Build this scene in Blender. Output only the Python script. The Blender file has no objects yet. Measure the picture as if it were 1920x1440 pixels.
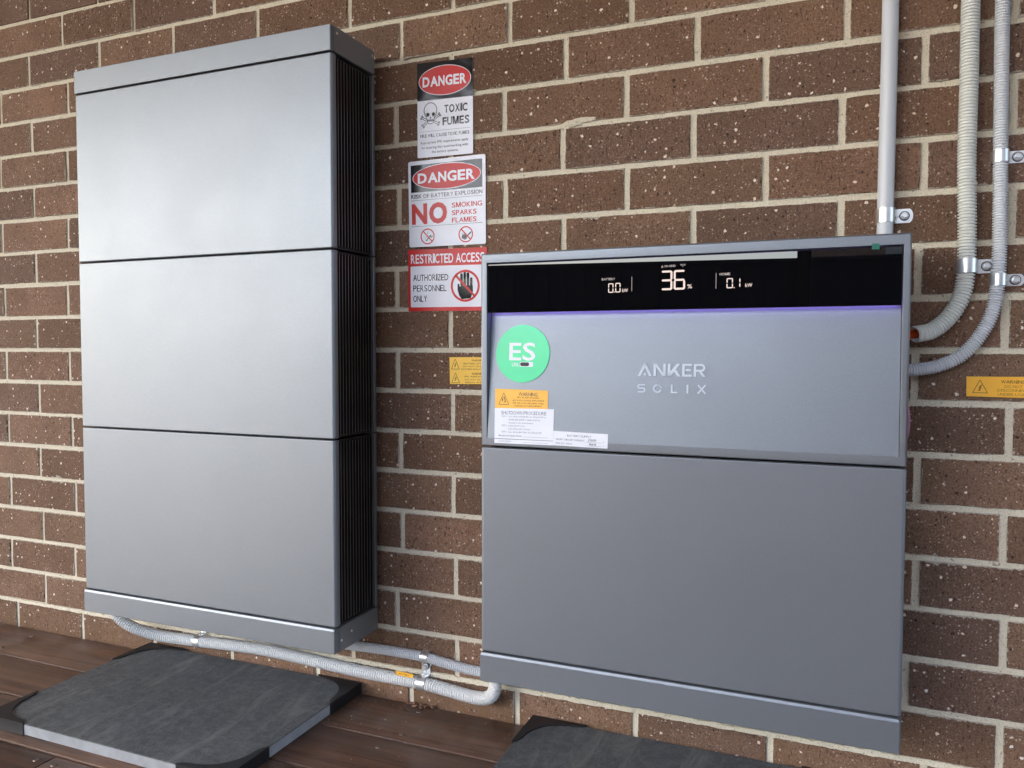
import bpy, bmesh, math, random
from mathutils import Vector, Matrix
from mathutils.geometry import tessellate_polygon
R = random.Random(7)
sc = bpy.context.scene
COL = sc.collection
rad = math.radians

# ------------------------------------------------------------------ camera, sky, sun, exposure
cd = bpy.data.cameras.new('camera'); cam = bpy.data.objects.new('camera', cd); COL.objects.link(cam)
cam.location = (0.4729996, -1.4117082, 0.7381209)
cam.rotation_euler = (1.52826152, -0.00119677, 0.39020274)
cd.sensor_width = 36.0; cd.lens = 27.519; cd.clip_start = 0.02; cd.clip_end = 500
sc.camera = cam

w = bpy.data.worlds.new('World'); sc.world = w; w.use_nodes = True
nt = w.node_tree; bg = nt.nodes['Background']
sky = nt.nodes.new('ShaderNodeTexSky'); sky.sky_type = 'NISHITA'; sky.sun_disc = False
sky.sun_elevation = rad(48); sky.sun_rotation = rad(235)
sky.air_density = 1.0; sky.dust_density = 4.2; sky.ozone_density = 1.0
nt.links.new(sky.outputs[0], bg.inputs[0]); bg.inputs[1].default_value = 0.15
sl = bpy.data.lights.new('sun', 'SUN'); sun = bpy.data.objects.new('sun', sl); COL.objects.link(sun)
sl.energy = 1.5; sl.angle = rad(12); sl.color = (1.0, 0.95, 0.87)
def sun_dir(el, rot):      # nishita: rotation 0 = +Y, clockwise seen from above
    return Vector((math.sin(rot)*math.cos(el), math.cos(rot)*math.cos(el), math.sin(el)))
sun.rotation_euler = sun_dir(rad(48), rad(235)).to_track_quat('Z', 'Y').to_euler()
sun.location = (-3, -6, 6)

sc.view_settings.view_transform = 'Standard'; sc.view_settings.look = 'None'
sc.view_settings.gamma = 1.0; sc.view_settings.exposure = 3.10
try: sc.view_settings.use_curve_mapping = False
except Exception: pass

# ------------------------------------------------------------------ helpers
def link(name, me, m=None, parent=None, kind=None, label=None, cat=None, group=None, smooth=False):
    o = bpy.data.objects.new(name, me); COL.objects.link(o)
    if m is not None and me is not None:
        ms = m if isinstance(m, (list, tuple)) else [m]
        if not me.materials:
            for q in ms: me.materials.append(q)
    if parent is not None: o.parent = parent
    tag(o, label, cat, group, kind)
    if smooth and me is not None:
        for p in me.polygons: p.use_smooth = True
    return o
def tag(o, label=None, cat=None, group=None, kind=None):
    if label: o['label'] = label
    if cat: o['category'] = cat
    if group: o['group'] = group
    if kind: o['kind'] = kind
    return o
def empty(name, loc, label=None, cat=None, group=None, kind=None):
    o = bpy.data.objects.new(name, None); COL.objects.link(o); o.location = loc; o.empty_display_size = .05
    bpy.context.view_layer.update()
    return tag(o, label, cat, group, kind)
def keep(o, parent):   # o is modelled in world coordinates; parent is an unrotated empty
    o.parent = parent; o.matrix_parent_inverse = Matrix.Translation(parent.location).inverted(); return o
def bm_mesh(bm, name):
    bmesh.ops.recalc_face_normals(bm, faces=bm.faces)
    me = bpy.data.meshes.new(name); bm.to_mesh(me); bm.free(); return me
def add_box(bm, x0, x1, y0, y1, z0, z1, bev=0, seg=2):
    r = bmesh.ops.create_cube(bm, size=1)
    vs = r['verts']
    for v in vs:
        v.co = Vector(((x0+x1)/2 + v.co.x*(x1-x0), (y0+y1)/2 + v.co.y*(y1-y0), (z0+z1)/2 + v.co.z*(z1-z0)))
    if bev > 0:
        es = set(e for v in vs for e in v.link_edges)
        bmesh.ops.bevel(bm, geom=list(es), offset=bev, segments=seg, affect='EDGES', profile=.5)
def box(name, dims, m, parent=None, bev=0, seg=2, smooth=False, **kw):
    bm = bmesh.new(); add_box(bm, *dims, bev=bev, seg=seg)
    o = link(name, bm_mesh(bm, name), m, None, **kw)
    if smooth: shade(o.data)
    if parent is not None: keep(o, parent)
    return o
def shade(me, ang=35):
    for p in me.polygons: p.use_smooth = True
    try: me.set_sharp_from_angle(angle=rad(ang))
    except Exception: pass
def weighted(o):
    m = o.modifiers.new('weighted_normals', 'WEIGHTED_NORMAL'); m.weight = 100; m.keep_sharp = True; m.mode = 'FACE_AREA'
def prism(pts, d0, d1, frame):
    """2D outline pts extruded between depths d0,d1 ; frame(u,v,d)->Vector"""
    bm = bmesh.new(); n = len(pts)
    a = [bm.verts.new(frame(u, v, d0)) for u, v in pts]; b = [bm.verts.new(frame(u, v, d1)) for u, v in pts]
    bm.faces.new(a); bm.faces.new(b[::-1])
    for i in range(n): bm.faces.new((a[i], b[i], b[(i+1) % n], a[(i+1) % n]))
    return bm

# ------------------------------------------------------------------ materials
def mat(name):
    m = bpy.data.materials.new(name); m.use_nodes = True
    return m, m.node_tree, m.node_tree.nodes['Principled BSDF']
def N(nt, t, **kw):
    n = nt.nodes.new(t)
    for k, v in kw.items():
        if k in n.inputs.keys() if hasattr(n.inputs, 'keys') else False: n.inputs[k].default_value = v
        else: setattr(n, k, v)
    return n
def noise(nt, vec, scale, detail=3, rough=.5, dist=0):
    n = nt.nodes.new('ShaderNodeTexNoise'); n.inputs['Scale'].default_value = scale
    n.inputs['Detail'].default_value = detail; n.inputs['Roughness'].default_value = rough; n.inputs['Distortion'].default_value = dist
    if vec is not None: nt.links.new(vec, n.inputs['Vector'])
    return n.outputs[0]
def ramp(nt, fac, stops, interp='LINEAR'):
    r = nt.nodes.new('ShaderNodeValToRGB'); r.color_ramp.interpolation = interp
    e = r.color_ramp.elements
    while len(e) < len(stops): e.new(.5)
    for q, (p, c) in zip(e, stops):
        q.position = p; q.color = (c, c, c, 1) if not isinstance(c, tuple) else (*c, 1)
    nt.links.new(fac, r.inputs[0]); return r.outputs[0]
def mixc(nt, fac, a, b, mode='MIX'):
    n = nt.nodes.new('ShaderNodeMix'); n.data_type = 'RGBA'; n.blend_type = mode
    for s, v in ((0, fac), (6, a), (7, b)):
        if hasattr(v, 'is_linked'): nt.links.new(v, n.inputs[s])
        elif isinstance(v, tuple): n.inputs[s].default_value = (*v, 1) if len(v) == 3 else v
        else: n.inputs[s].default_value = v
    return n.outputs[2]
def math_(nt, op, a, b=None, c=None, clamp=False):
    n = nt.nodes.new('ShaderNodeMath'); n.operation = op; n.use_clamp = clamp
    for i, v in enumerate((a, b, c)):
        if v is None: continue
        if hasattr(v, 'is_linked'): nt.links.new(v, n.inputs[i])
        else: n.inputs[i].default_value = v
    return n.outputs[0]
def bump(nt, p, h, strength, dist):
    b = nt.nodes.new('ShaderNodeBump'); b.inputs['Strength'].default_value = strength; b.inputs['Distance'].default_value = dist
    nt.links.new(h, b.inputs['Height']); nt.links.new(b.outputs[0], p.inputs['Normal']); return b
def pos(nt): return nt.nodes.new('ShaderNodeNewGeometry').outputs['Position']
def mapping(nt, vec, scale=(1, 1, 1), rot=(0, 0, 0)):
    n = nt.nodes.new('ShaderNodeMapping'); n.inputs['Scale'].default_value = scale; n.inputs['Rotation'].default_value = rot
    nt.links.new(vec, n.inputs['Vector']); return n.outputs[0]
def simple(name, col, rough=.5, metal=0.0, spec=.5, var=0.06, vscale=30, bmp=None, coat=0):
    m, nt, p = mat(name); P = pos(nt)
    f = noise(nt, P, vscale, 4)
    c = mixc(nt, f, tuple(x*(1-var) for x in col), tuple(min(1, x*(1+var)) for x in col))
    nt.links.new(c, p.inputs['Base Color'])
    p.inputs['Roughness'].default_value = rough; p.inputs['Metallic'].default_value = metal
    p.inputs['Specular IOR Level'].default_value = spec
    if coat: p.inputs['Coat Weight'].default_value = coat; p.inputs['Coat Roughness'].default_value = .08
    if bmp: bump(nt, p, noise(nt, P, bmp[0], 2), bmp[1], bmp[2])
    return m
M = {}
# --- brick
def make_brick(name='brick_clay', plain=False):
    m, nt, p = mat(name); P = pos(nt)
    oi = nt.nodes.new('ShaderNodeObjectInfo')
    base = mixc(nt, oi.outputs['Random'], (.180, .102, .062), (.345, .198, .127))
    hue = nt.nodes.new('ShaderNodeMath'); hue.operation = 'FRACT'
    nt.links.new(math_(nt, 'MULTIPLY', oi.outputs['Random'], 7.31), hue.inputs[0])
    base = mixc(nt, math_(nt, 'MULTIPLY', hue.outputs[0], .4), base, (.305, .198, .128))
    hue2 = math_(nt, 'FRACT', math_(nt, 'MULTIPLY', oi.outputs['Random'], 23.7))
    base = mixc(nt, math_(nt, 'MULTIPLY', math_(nt, 'GREATER_THAN', hue2, .84), .55), base, (.165, .105, .085))
    big = noise(nt, P, 9, 4, .6); base = mixc(nt, ramp(nt, big, [(.35, 0.0), (.7, .55)]), base, (.145, .086, .052))
    grain = noise(nt, P, 330, 4, .7)
    base = mixc(nt, ramp(nt, grain, [(.38, .0), (.60, 1.0)]), mixc(nt, .55, base, (.05, .028, .02)), base)
    # wire-cut drag marks: short dark vertical nicks
    dr = noise(nt, mapping(nt, P, (300, 300, 95)), 1.0, 2, .5)
    drag = ramp(nt, dr, [(.63, 0.0), (.70, 1.0)])
    base = mixc(nt, math_(nt, 'MULTIPLY', drag, .65), base, (.035, .02, .016))
    # vector for chips
    warp = nt.nodes.new('ShaderNodeVectorMath'); warp.operation = 'ADD'
    nn = nt.nodes.new('ShaderNodeTexNoise'); nn.inputs['Scale'].default_value = 330; nn.inputs['Detail'].default_value = 2
    nt.links.new(P, nn.inputs['Vector'])
    sc_ = nt.nodes.new('ShaderNodeVectorMath'); sc_.operation = 'SCALE'; sc_.inputs['Scale'].default_value = .0060
    nt.links.new(nn.outputs['Color'], sc_.inputs[0]); nt.links.new(P, warp.inputs[0]); nt.links.new(sc_.outputs[0], warp.inputs[1])
    sep = nt.nodes.new('ShaderNodeSeparateXYZ'); nt.links.new(warp.outputs[0], sep.inputs[0])
    cmb = nt.nodes.new('ShaderNodeCombineXYZ'); nt.links.new(sep.outputs[0], cmb.inputs[0]); nt.links.new(sep.outputs[2], cmb.inputs[1])
    def chips(scale, radius, frac, seed):
        mp = nt.nodes.new('ShaderNodeMapping'); mp.inputs['Location'].default_value = (seed, seed*.7, 0)
        nt.links.new(cmb.outputs[0], mp.inputs['Vector'])
        v = nt.nodes.new('ShaderNodeTexVoronoi'); v.voronoi_dimensions = '2D'; v.inputs['Scale'].default_value = scale
        nt.links.new(mp.outputs[0], v.inputs['Vector'])
        s = nt.nodes.new('ShaderNodeSeparateColor'); nt.links.new(v.outputs['Color'], s.inputs[0])
        rr = math_(nt, 'MULTIPLY', s.outputs[1], radius)
        inside = math_(nt, 'LESS_THAN', v.outputs['Distance'], rr)
        pick = math_(nt, 'GREATER_THAN', s.outputs[0], 1-frac)
        return math_(nt, 'MULTIPLY', inside, pick), s.outputs[2]
    clus = ramp(nt, noise(nt, P, 17, 3, .6), [(.42, .0), (.6, 1.0)])
    c1, t1 = chips(58, .17, .22, 3.1); c2, t2 = chips(160, .24, .30, 9.7); c3, t3 = chips(400, .36, .40, 5.3)
    pit, _ = chips(75, .17, .16, 21.3); pit2, _ = chips(230, .30, .34, 31.7)
    c2 = math_(nt, 'MULTIPLY', c2, math_(nt, 'ADD', .35, math_(nt, 'MULTIPLY', clus, .6)))
    c3 = math_(nt, 'MULTIPLY', c3, math_(nt, 'ADD', .12, math_(nt, 'MULTIPLY', clus, .6)))
    chipc = mixc(nt, t1, (.80, .62, .46), (.85, .80, .72))
    base = mixc(nt, math_(nt, 'MULTIPLY', pit, .85), base, (.02, .013, .011))
    base = mixc(nt, math_(nt, 'MULTIPLY', pit2, .55), base, (.04, .025, .02))
    base = mixc(nt, math_(nt, 'MULTIPLY', c3, .62), base, (.60, .44, .34))
    base = mixc(nt, math_(nt, 'MULTIPLY', c2, .8), base, (.70, .58, .48))
    base = mixc(nt, c1, base, chipc)
    if not plain:   # mortar smeared over the arrises (brick-local coordinates; brick is 230 x 74 mm)
        tc = nt.nodes.new('ShaderNodeTexCoord'); so = nt.nodes.new('ShaderNodeSeparateXYZ'); nt.links.new(tc.outputs['Object'], so.inputs[0])
        ex = math_(nt, 'SUBTRACT', .1148, math_(nt, 'ABSOLUTE', so.outputs[0]))
        ez = math_(nt, 'SUBTRACT', .0367, math_(nt, 'ABSOLUTE', so.outputs[2]))
        e = math_(nt, 'MINIMUM', ex, ez)
        jag = math_(nt, 'MULTIPLY', ramp(nt, noise(nt, P, 120, 3, .6), [(.45, 0.0), (.75, 1.0)]), .0028)
        lump = math_(nt, 'MULTIPLY', ramp(nt, noise(nt, P, 9, 2, .5), [(.66, 0.0), (.74, 1.0)]), .006)
        smear = math_(nt, 'LESS_THAN', e, math_(nt, 'ADD', jag, math_(nt, 'MULTIPLY', lump, ramp(nt, noise(nt, P, 60, 3), [(.4, 0.0), (.6, 1.0)]))))
        base = mixc(nt, math_(nt, 'MULTIPLY', smear, .8), base, (.52, .48, .40))
    # efflorescence veil
    veil = ramp(nt, noise(nt, P, 24, 5, .7), [(.58, 0.0), (.8, .35)])
    base = mixc(nt, math_(nt, 'MULTIPLY', veil, .35), base, (.35, .27, .21))
    sz = nt.nodes.new('ShaderNodeSeparateXYZ'); nt.links.new(P, sz.inputs[0])
    low = math_(nt, 'SUBTRACT', 1.0, math_(nt, 'MULTIPLY', sz.outputs[2], 15.0), None, True)
    splash = math_(nt, 'MULTIPLY', low, ramp(nt, noise(nt, P, 22, 5, .7), [(.38, 0.0), (.62, .8)]))
    base = mixc(nt, splash, base, (.17, .095, .045))
    nt.links.new(base, p.inputs['Base Color'])
    p.inputs['Roughness'].default_value = .82; p.inputs['Specular IOR Level'].default_value = .25
    h = math_(nt, 'SUBTRACT', math_(nt, 'MULTIPLY', grain, .8), math_(nt, 'MULTIPLY', drag, .9))
    h = math_(nt, 'SUBTRACT', h, math_(nt, 'MULTIPLY', pit, 1.5)); h = math_(nt, 'ADD', h, math_(nt, 'MULTIPLY', c1, .4))
    bump(nt, p, h, .8, .0018)
    return m
M['brick'] = make_brick()
M['brick_plain'] = make_brick('brick_clay_plain', True)
def make_mortar():
    m, nt, p = mat('mortar'); P = pos(nt)
    a = noise(nt, P, 40, 5, .7); b = noise(nt, P, 500, 3, .7)
    c = mixc(nt, a, (.66, .60, .46), (.81, .75, .60))
    c = mixc(nt, ramp(nt, b, [(.3, 1.0), (.48, 0.0)]), c, (.36, .33, .26))
    c = mixc(nt, ramp(nt, noise(nt, P, 150, 2), [(.68, 0.0), (.74, .7)]), c, (.18, .15, .12))
    nt.links.new(c, p.inputs['Base Color']); p.inputs['Roughness'].default_value = .95; p.inputs['Specular IOR Level'].default_value = .1
    bump(nt, p, math_(nt, 'ADD', b, math_(nt, 'MULTIPLY', a, 2)), .7, .0016)
    return m
M['mortar'] = make_mortar()
# --- painted satin metal
def make_paint(name, col, rough, metal):
    m, nt, p = mat(name); P = pos(nt)
    sm = noise(nt, P, 6, 3, .6)
    c = mixc(nt, sm, tuple(x*.97 for x in col), tuple(x*1.03 for x in col))
    fl = noise(nt, P, 520, 3, .7); c = mixc(nt, ramp(nt, fl, [(.35, 0.0), (.65, 1.0)]), mixc(nt, .16, c, (.10, .10, .11)), c)
    nt.links.new(c, p.inputs['Base Color'])
    nt.links.new(math_(nt, 'ADD', rough-.05, math_(nt, 'MULTIPLY', noise(nt, P, 7, 5, .7), .10)), p.inputs['Roughness'])
    p.inputs['Metallic'].default_value = metal
    bump(nt, p, noise(nt, P, 480, 3, .6), .22, .0009)
    return m
M['paint'] = make_paint('satin_metallic_paint', (.228, .252, .280), .42, .62)
M['fin'] = simple('fin_black', (.008, .008, .009), .45, 0, .4)
M['fin_light'] = simple('fin_lit_grey', (.30, .30, .31), .36, .8, .5)  # black fins made pale: the light their tips reflect, put into the colour
M['glass'] = simple('display_glass', (.002, .002, .003), .0, 0, 1.0, 0)
M['white_pvc'] = simple('pvc_white', (.74, .75, .74), .6, 0, .25, .04, 12)
M['grey_pvc'] = simple('pvc_grey', (.58, .61, .65), .35, 0, .5, .03, 8)
M['grey_flex'] = simple('pvc_flex_grey', (.68, .71, .74), .6, 0, .25, .04, 12)
M['cream_flex'] = simple('pvc_flex_cream', (.70, .72, .68), .6, 0, .25, .04, 12)
M['zinc'] = simple('zinc_plate', (.80, .82, .83), .34, .85, .5, .08, 40, (400, .1, .0005))
M['rubber'] = simple('black_rubber', (.014, .015, .017), .5, 0, .4, .2, 60, (300, .3, .0006))
M['dark'] = simple('dark_plastic', (.01, .01, .012), .5)
M['orange'] = simple('orange_cable', (.75, .10, .02), .4)
M['pink'] = simple('pink_cable', (.42, .16, .28), .4)
M['green_tape'] = simple('green_tape', (.01, .14, .10), .4)
M['soffit'] = simple('cream_soffit', (.66, .56, .40), .7)
M['fence'] = simple('fence_steel', (.004, .004, .005), .7)
M['render'] = simple('window_blind', (.35, .32, .26), .7)
M['tinted_ground'] = simple('blue_tinted_ground', (.125, .165, .205), .85, 0, .2, .25, 5)  # unseen ground, tinted blue so the lower panels receive bluish light
M['bounce_grey'] = simple('bounce_ground_grey', (.16, .185, .22), .85, 0, .2, .1, 8)  # colour of the added bounce surface, set by how much it brightens the panels
M['post'] = simple('post_steel', (.03, .03, .035), .5)
M['roof'] = simple('roof_tiles', (.10, .09, .09), .7)
def gloss(name, col, rough=.22, wavy=True):
    m, nt, p = mat(name); P = pos(nt)
    c = mixc(nt, noise(nt, P, 45, 3), tuple(x*.95 for x in col), tuple(min(1, x*1.04) for x in col))
    nt.links.new(c, p.inputs['Base Color']); p.inputs['Roughness'].default_value = rough
    if wavy: bump(nt, p, noise(nt, P, 24, 1, .4, .4), .32, .004)
    return m
M['s_white'] = gloss('sign_white', (.80, .82, .90), .3)
M['s_black'] = gloss('sign_black', (.006, .007, .009), .14)
M['s_black'].node_tree.nodes['Principled BSDF'].inputs['Specular IOR Level'].default_value = .35
M['s_red'] = gloss('sign_red', (.60, .014, .012), .3)
M['s_red'].node_tree.nodes['Principled BSDF'].inputs['Specular IOR Level'].default_value = .3
M['p_white'] = gloss('label_white', (.80, .83, .90), .4, False)
M['p_orange'] = gloss('label_orange', (.95, .50, .05), .4, False)
M['p_yellow'] = gloss('label_yellow', (.90, .55, .05), .4, False)
M['p_ink'] = simple('ink_dark', (.05, .05, .05), .5)
M['p_ink2'] = simple('ink_brown', (.13, .065, .012), .5)
M['p_ink3'] = simple('ink_ochre', (.33, .19, .015), .5)
M['p_blue'] = simple('ink_grey', (.13, .16, .20), .5)
M['es_green'] = gloss('label_green', (.07, .74, .33), .3, False)
M['logo'] = simple('logo_print', (.50, .56, .63), .45, 0.2, .5)
def emis(name, col, s):
    m, nt, p = mat(name); p.inputs['Base Color'].default_value = (0, 0, 0, 1)
    p.inputs['Emission Color'].default_value = (*col, 1); p.inputs['Emission Strength'].default_value = s
    P = pos(nt); nt.links.new(math_(nt, 'ADD', s*.95, math_(nt, 'MULTIPLY', noise(nt, P, 50), s*.1)), p.inputs['Emission Strength'])
    return m
M['lcd'] = emis('lcd_lit', (1, .80, .72), .11); M['lcd_dim'] = emis('lcd_dim', (1, .85, .8), .06)
M['led'] = emis('led_purple', (.36, .26, 1.0), 2.4)
def make_wood():
    m, nt, p = mat('oiled_hardwood'); P = pos(nt)
    oi = nt.nodes.new('ShaderNodeObjectInfo')
    g = noise(nt, mapping(nt, P, (2.6, 60, 60)), 1.0, 7, .7, .9)
    c = mixc(nt, ramp(nt, g, [(.36, 0.0), (.64, 1.0)]), (.046, .025, .016), (.185, .100, .062))
    c = mixc(nt, math_(nt, 'MULTIPLY', oi.outputs['Random'], .4), c, (.055, .022, .013))
    # dust along the wall and scattered
    s = nt.nodes.new('ShaderNodeSeparateXYZ'); nt.links.new(P, s.inputs[0])
    near = math_(nt, 'ADD', 1.0, math_(nt, 'MULTIPLY', s.outputs[1], 7.0), None, True)
    d = ramp(nt, noise(nt, P, 14, 6, .72), [(.42, 0.0), (.72, 1.0)])
    dust = math_(nt, 'MULTIPLY', d, math_(nt, 'ADD', .22, math_(nt, 'MULTIPLY', near, .55)))
    c = mixc(nt, dust, c, (.24, .20, .18))
    sp = ramp(nt, noise(nt, P, 420, 2, .6), [(.70, 0.0), (.76, 1.0)])
    c = mixc(nt, math_(nt, 'MULTIPLY', sp, .6), c, (.42, .36, .31))
    nt.links.new(c, p.inputs['Base Color'])
    nt.links.new(math_(nt, 'ADD', .36, math_(nt, 'MULTIPLY', dust, .45)), p.inputs['Roughness'])
    bump(nt, p, math_(nt, 'ADD', g, math_(nt, 'MULTIPLY', noise(nt, P, 200, 3), .3)), .25, .0015)
    return m
M['wood'] = make_wood()
def make_slate():
    m, nt, p = mat('slate_porcelain'); P = pos(nt)
    a = noise(nt, P, 7, 5, .6); st = noise(nt, mapping(nt, P, (22, 5, 20), (0, 0, rad(-24))), 1.0, 6, .7, .8)
    f = noise(nt, P, 330, 4, .8); mid = noise(nt, P, 48, 6, .85)
    c = mixc(nt, a, (.040, .046, .052), (.095, .106, .112))
    c = mixc(nt, ramp(nt, st, [(.52, 0.0), (.68, .65)]), c, (.22, .225, .21))
    c = mixc(nt, ramp(nt, mid, [(.44, 0.0), (.64, .6)]), c, (.17, .185, .19))
    c = mixc(nt, ramp(nt, f, [(.56, 0.0), (.70, .7)]), c, (.30, .32, .32))
    nt.links.new(c, p.inputs['Base Color']); p.inputs['Roughness'].default_value = .62
    bump(nt, p, math_(nt, 'ADD', mid, st), .5, .0016)
    return m
M['slate'] = make_slate()
M['slab_edge'] = simple('porcelain_body', (.33, .345, .36), .75, 0, .25, .25, 40)

# ------------------------------------------------------------------ 2D print helpers
_tc = {}
ADV = dict(zip('ABCDEFGHJKLNOPQRSTUVXYZ ', (.74, .62, .66, .72, .58, .55, .72, .63, .45, .64, .52, .64, .74, .60, .74, .66, .61, .60, .64, .66, .66, .64, .58, .26)))
ADV.update({'M': .78, 'W': .94, 'I': .24})
def text_polys(s, bold):
    k = (s, bold)
    if k in _tc: return _tc[k]
    cu = bpy.data.curves.new('t', 'FONT'); cu.body = s; cu.size = 1; cu.offset = bold; cu.resolution_u = 3; cu.space_character = 1.0
    o = bpy.data.objects.new('t', cu); COL.objects.link(o)
    dg = bpy.context.evaluated_depsgraph_get(); me = bpy.data.meshes.new_from_object(o.evaluated_get(dg))
    vs = [(v.co.x, v.co.y) for v in me.vertices]; fs = [tuple(p.vertices) for p in me.polygons]
    bpy.data.objects.remove(o); bpy.data.curves.remove(cu); bpy.data.meshes.remove(me)
    _tc[k] = (vs, fs); return _tc[k]
class Print:
    """flat ink collected in (u,v) millimetres, v downwards, mapped by frame(u,v,d)"""
    def __init__(s, frame): s.f = frame; s.v = []; s.p = []
    def poly(s, pts):
        if len(pts) <= 4:
            b = len(s.v); s.v += list(pts); s.p.append(tuple(range(b, b+len(pts)))); return s
        b = len(s.v); s.v += list(pts)
        for t in tessellate_polygon([[Vector((x, y, 0)) for x, y in pts]]): s.p.append(tuple(b+i for i in t))
        return s
    def rect(s, u0, v0, u1, v1): return s.poly([(u0, v0), (u1, v0), (u1, v1), (u0, v1)])
    def line(s, a, b, w):
        dx, dy = b[0]-a[0], b[1]-a[1]; L = math.hypot(dx, dy) or 1; nx, ny = -dy/L*w/2, dx/L*w/2
        return s.poly([(a[0]+nx, a[1]+ny), (b[0]+nx, b[1]+ny), (b[0]-nx, b[1]-ny), (a[0]-nx, a[1]-ny)])
    def ellipse(s, u, v, a, b, n=48): return s.poly([(u+a*math.cos(6.28318*i/n), v+b*math.sin(6.28318*i/n)) for i in range(n)])
    def ring(s, u, v, a, b, w, n=48, t0=0, t1=360):
        for i in range(n):
            t, q = rad(t0+(t1-t0)*i/n), rad(t0+(t1-t0)*(i+1)/n)
            s.poly([(u+a*math.cos(t), v+b*math.sin(t)), (u+a*math.cos(q), v+b*math.sin(q)), (u+(a-w)*math.cos(q), v+(b-w)*math.sin(q)), (u+(a-w)*math.cos(t), v+(b-w)*math.sin(t))])
        return s
    def text(s, t, u0, u1, vc, h, bold=0.0):
        if t.upper() == t and len(t) > 1 and all(c in ADV for c in t):   # grotesque-like letter widths
            tot = sum(ADV[c] for c in t)+.03*(len(t)-1); k = (u1-u0)/tot; x = u0
            for c in t:
                wd = ADV[c]*k
                if c != ' ': s.glyph(c, x, x+wd*(.93 if c not in 'AVWY' else 1.0), vc, h, bold)
                x += wd+.03*k
            return s
        return s.glyph(t, u0, u1, vc, h, bold)
    def glyph(s, t, u0, u1, vc, h, bold=0.0):
        w = u1-u0; st = w*(.13+bold*4)
        if t == 'M':
            a, b = vc-h/2, vc+h/2; c = (u0+u1)/2
            s.poly([(u0, a), (u0+st, a), (u0+st, b), (u0, b)]).poly([(u1-st, a), (u1, a), (u1, b), (u1-st, b)])
            s.poly([(u0, a), (u0+st*1.25, a), (c+st*.45, b), (c-st*.55, b)]); return s.poly([(u1, a), (u1-st*1.25, a), (c-st*.45, b), (c+st*.55, b)])
        if t == 'I':
            a, b = vc-h/2, vc+h/2; c = (u0+u1)/2; q = h*(.10+bold*1.6); return s.poly([(c-q, a), (c+q, a), (c+q, b), (c-q, b)])
        vs, fs = text_polys(t, bold)
        if not vs: return s
        x0 = min(a for a, _ in vs); x1 = max(a for a, _ in vs)
        cap = .729; cy = cap/2
        b = len(s.v)
        for x, y in vs: s.v.append((u0+(x-x0)/(x1-x0)*(u1-u0), vc-(y-cy)/cap*h))
        for f in fs: s.p.append(tuple(b+i for i in f))
        return s
    def build(s, name, m, parent, d, label=None):
        me = bpy.data.meshes.new(name); me.from_pydata([s.f(u, v, d) for u, v in s.v], [], s.p); me.update()
        o = link(name, me, m, None, label=label); keep(o, parent); return o
def rrect(w, h, r, n=5):
    out = []
    for cx, cy, a in ((w-r, r, -90), (w-r, h-r, 0), (r, h-r, 90), (r, r, 180)):
        for i in range(n+1):
            t = rad(a+90*i/n); out.append((cx+r*math.cos(t), cy+r*math.sin(t)))
    return out
def wall_frame(tl, tr, bl, br, W, H, y=-.0012):
    def f(u, v, d):
        a, b = u/W, v/H
        x = (tl[0]*(1-a)+tr[0]*a)*(1-b) + (bl[0]*(1-a)+br[0]*a)*b
        z = (tl[1]*(1-a)+tr[1]*a)*(1-b) + (bl[1]*(1-a)+br[1]*a)*b
        return Vector((x/1000, y-d/1000, z/1000))
    return f
def slab2d(name, pts, f, m, parent, d0, d1, label=None):
    o = link(name, bm_mesh(prism(pts, d0, d1, f), name), m, None, label=label); keep(o, parent); return o

# ------------------------------------------------------------------ ground, deck
def plane(name, x0, x1, y0, y1, z, m, **kw):
    me = bpy.data.meshes.new(name); me.from_pydata([(x0, y0, z), (x1, y0, z), (x1, y1, z), (x0, y1, z)], [], [(0, 1, 2, 3)])
    return link(name, me, m, **kw)
plane('ground', -60, 60, -60, 12, -.42, M['tinted_ground'], kind='structure')
plane('bounce_ground', -30, -4.0, -30, 12, -.416, M['bounce_grey'], kind='structure')  # unseen surface added on the left to bounce light up at the cabinets
deck = empty('deck', (0, 0, 0), kind='structure')
gapsY = [-.0015, -.150, -.2945, -.4345, -.579, -.7235]
while gapsY[-1] > -4.2: gapsY.append(gapsY[-1]-.1445)
for i in range(len(gapsY)-1):
    y1, y0 = gapsY[i]-(.003 if i else 0), gapsY[i+1]+.003
    if i == 3: xs = [-5.2, -3.1, -.8245, 1.6, 3.6]
    elif i % 2: xs = [-5.2, -2.4+.3*(i % 3), 1.9-.2*(i % 4), 3.6]
    else: xs = [-5.2, -1.9-.15*(i % 5), 1.15+.1*(i % 3), 3.6]
    for a, b in zip(xs, xs[1:]):
        o = box('board', (a+.0012, b-.0012, y0, y1, -.022, 0), M['wood'], deck, bev=.0022, seg=2, smooth=True)
        o.location.z += R.uniform(-.0009, .0004)
# joists beneath
for k in range(18):
    x = -5.0+k*.5
    box('joist', (x, x+.045, -4.2, -.01, -.16, -.024), M['wood'], deck)
# countersunk screws
def screw_head(x, y):
    bm = bmesh.new(); bmesh.ops.create_cone(bm, cap_ends=True, segments=12, radius1=.0056, radius2=.0046, depth=.0012, matrix=Matrix.Translation((x, y, .0002)))
    keep(link('deck_screw', bm_mesh(bm, 'deck_screw'), M['zinc_dull']), deck)
M['zinc_dull'] = simple('screw_steel', (.22, .18, .16), .5, .8)
for x, y in ((-.285, -.125), (-.30, -.03), (-.30, -.185), (-.285, -.27), (-.33, -.33), (-1.43, -.04), (-1.43, -.12), (-1.42, -.18), (-1.42, -.26), (-1.16, -.33), (-.80, -.46), (-.845, -.46)):
    screw_head(x, y)

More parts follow.
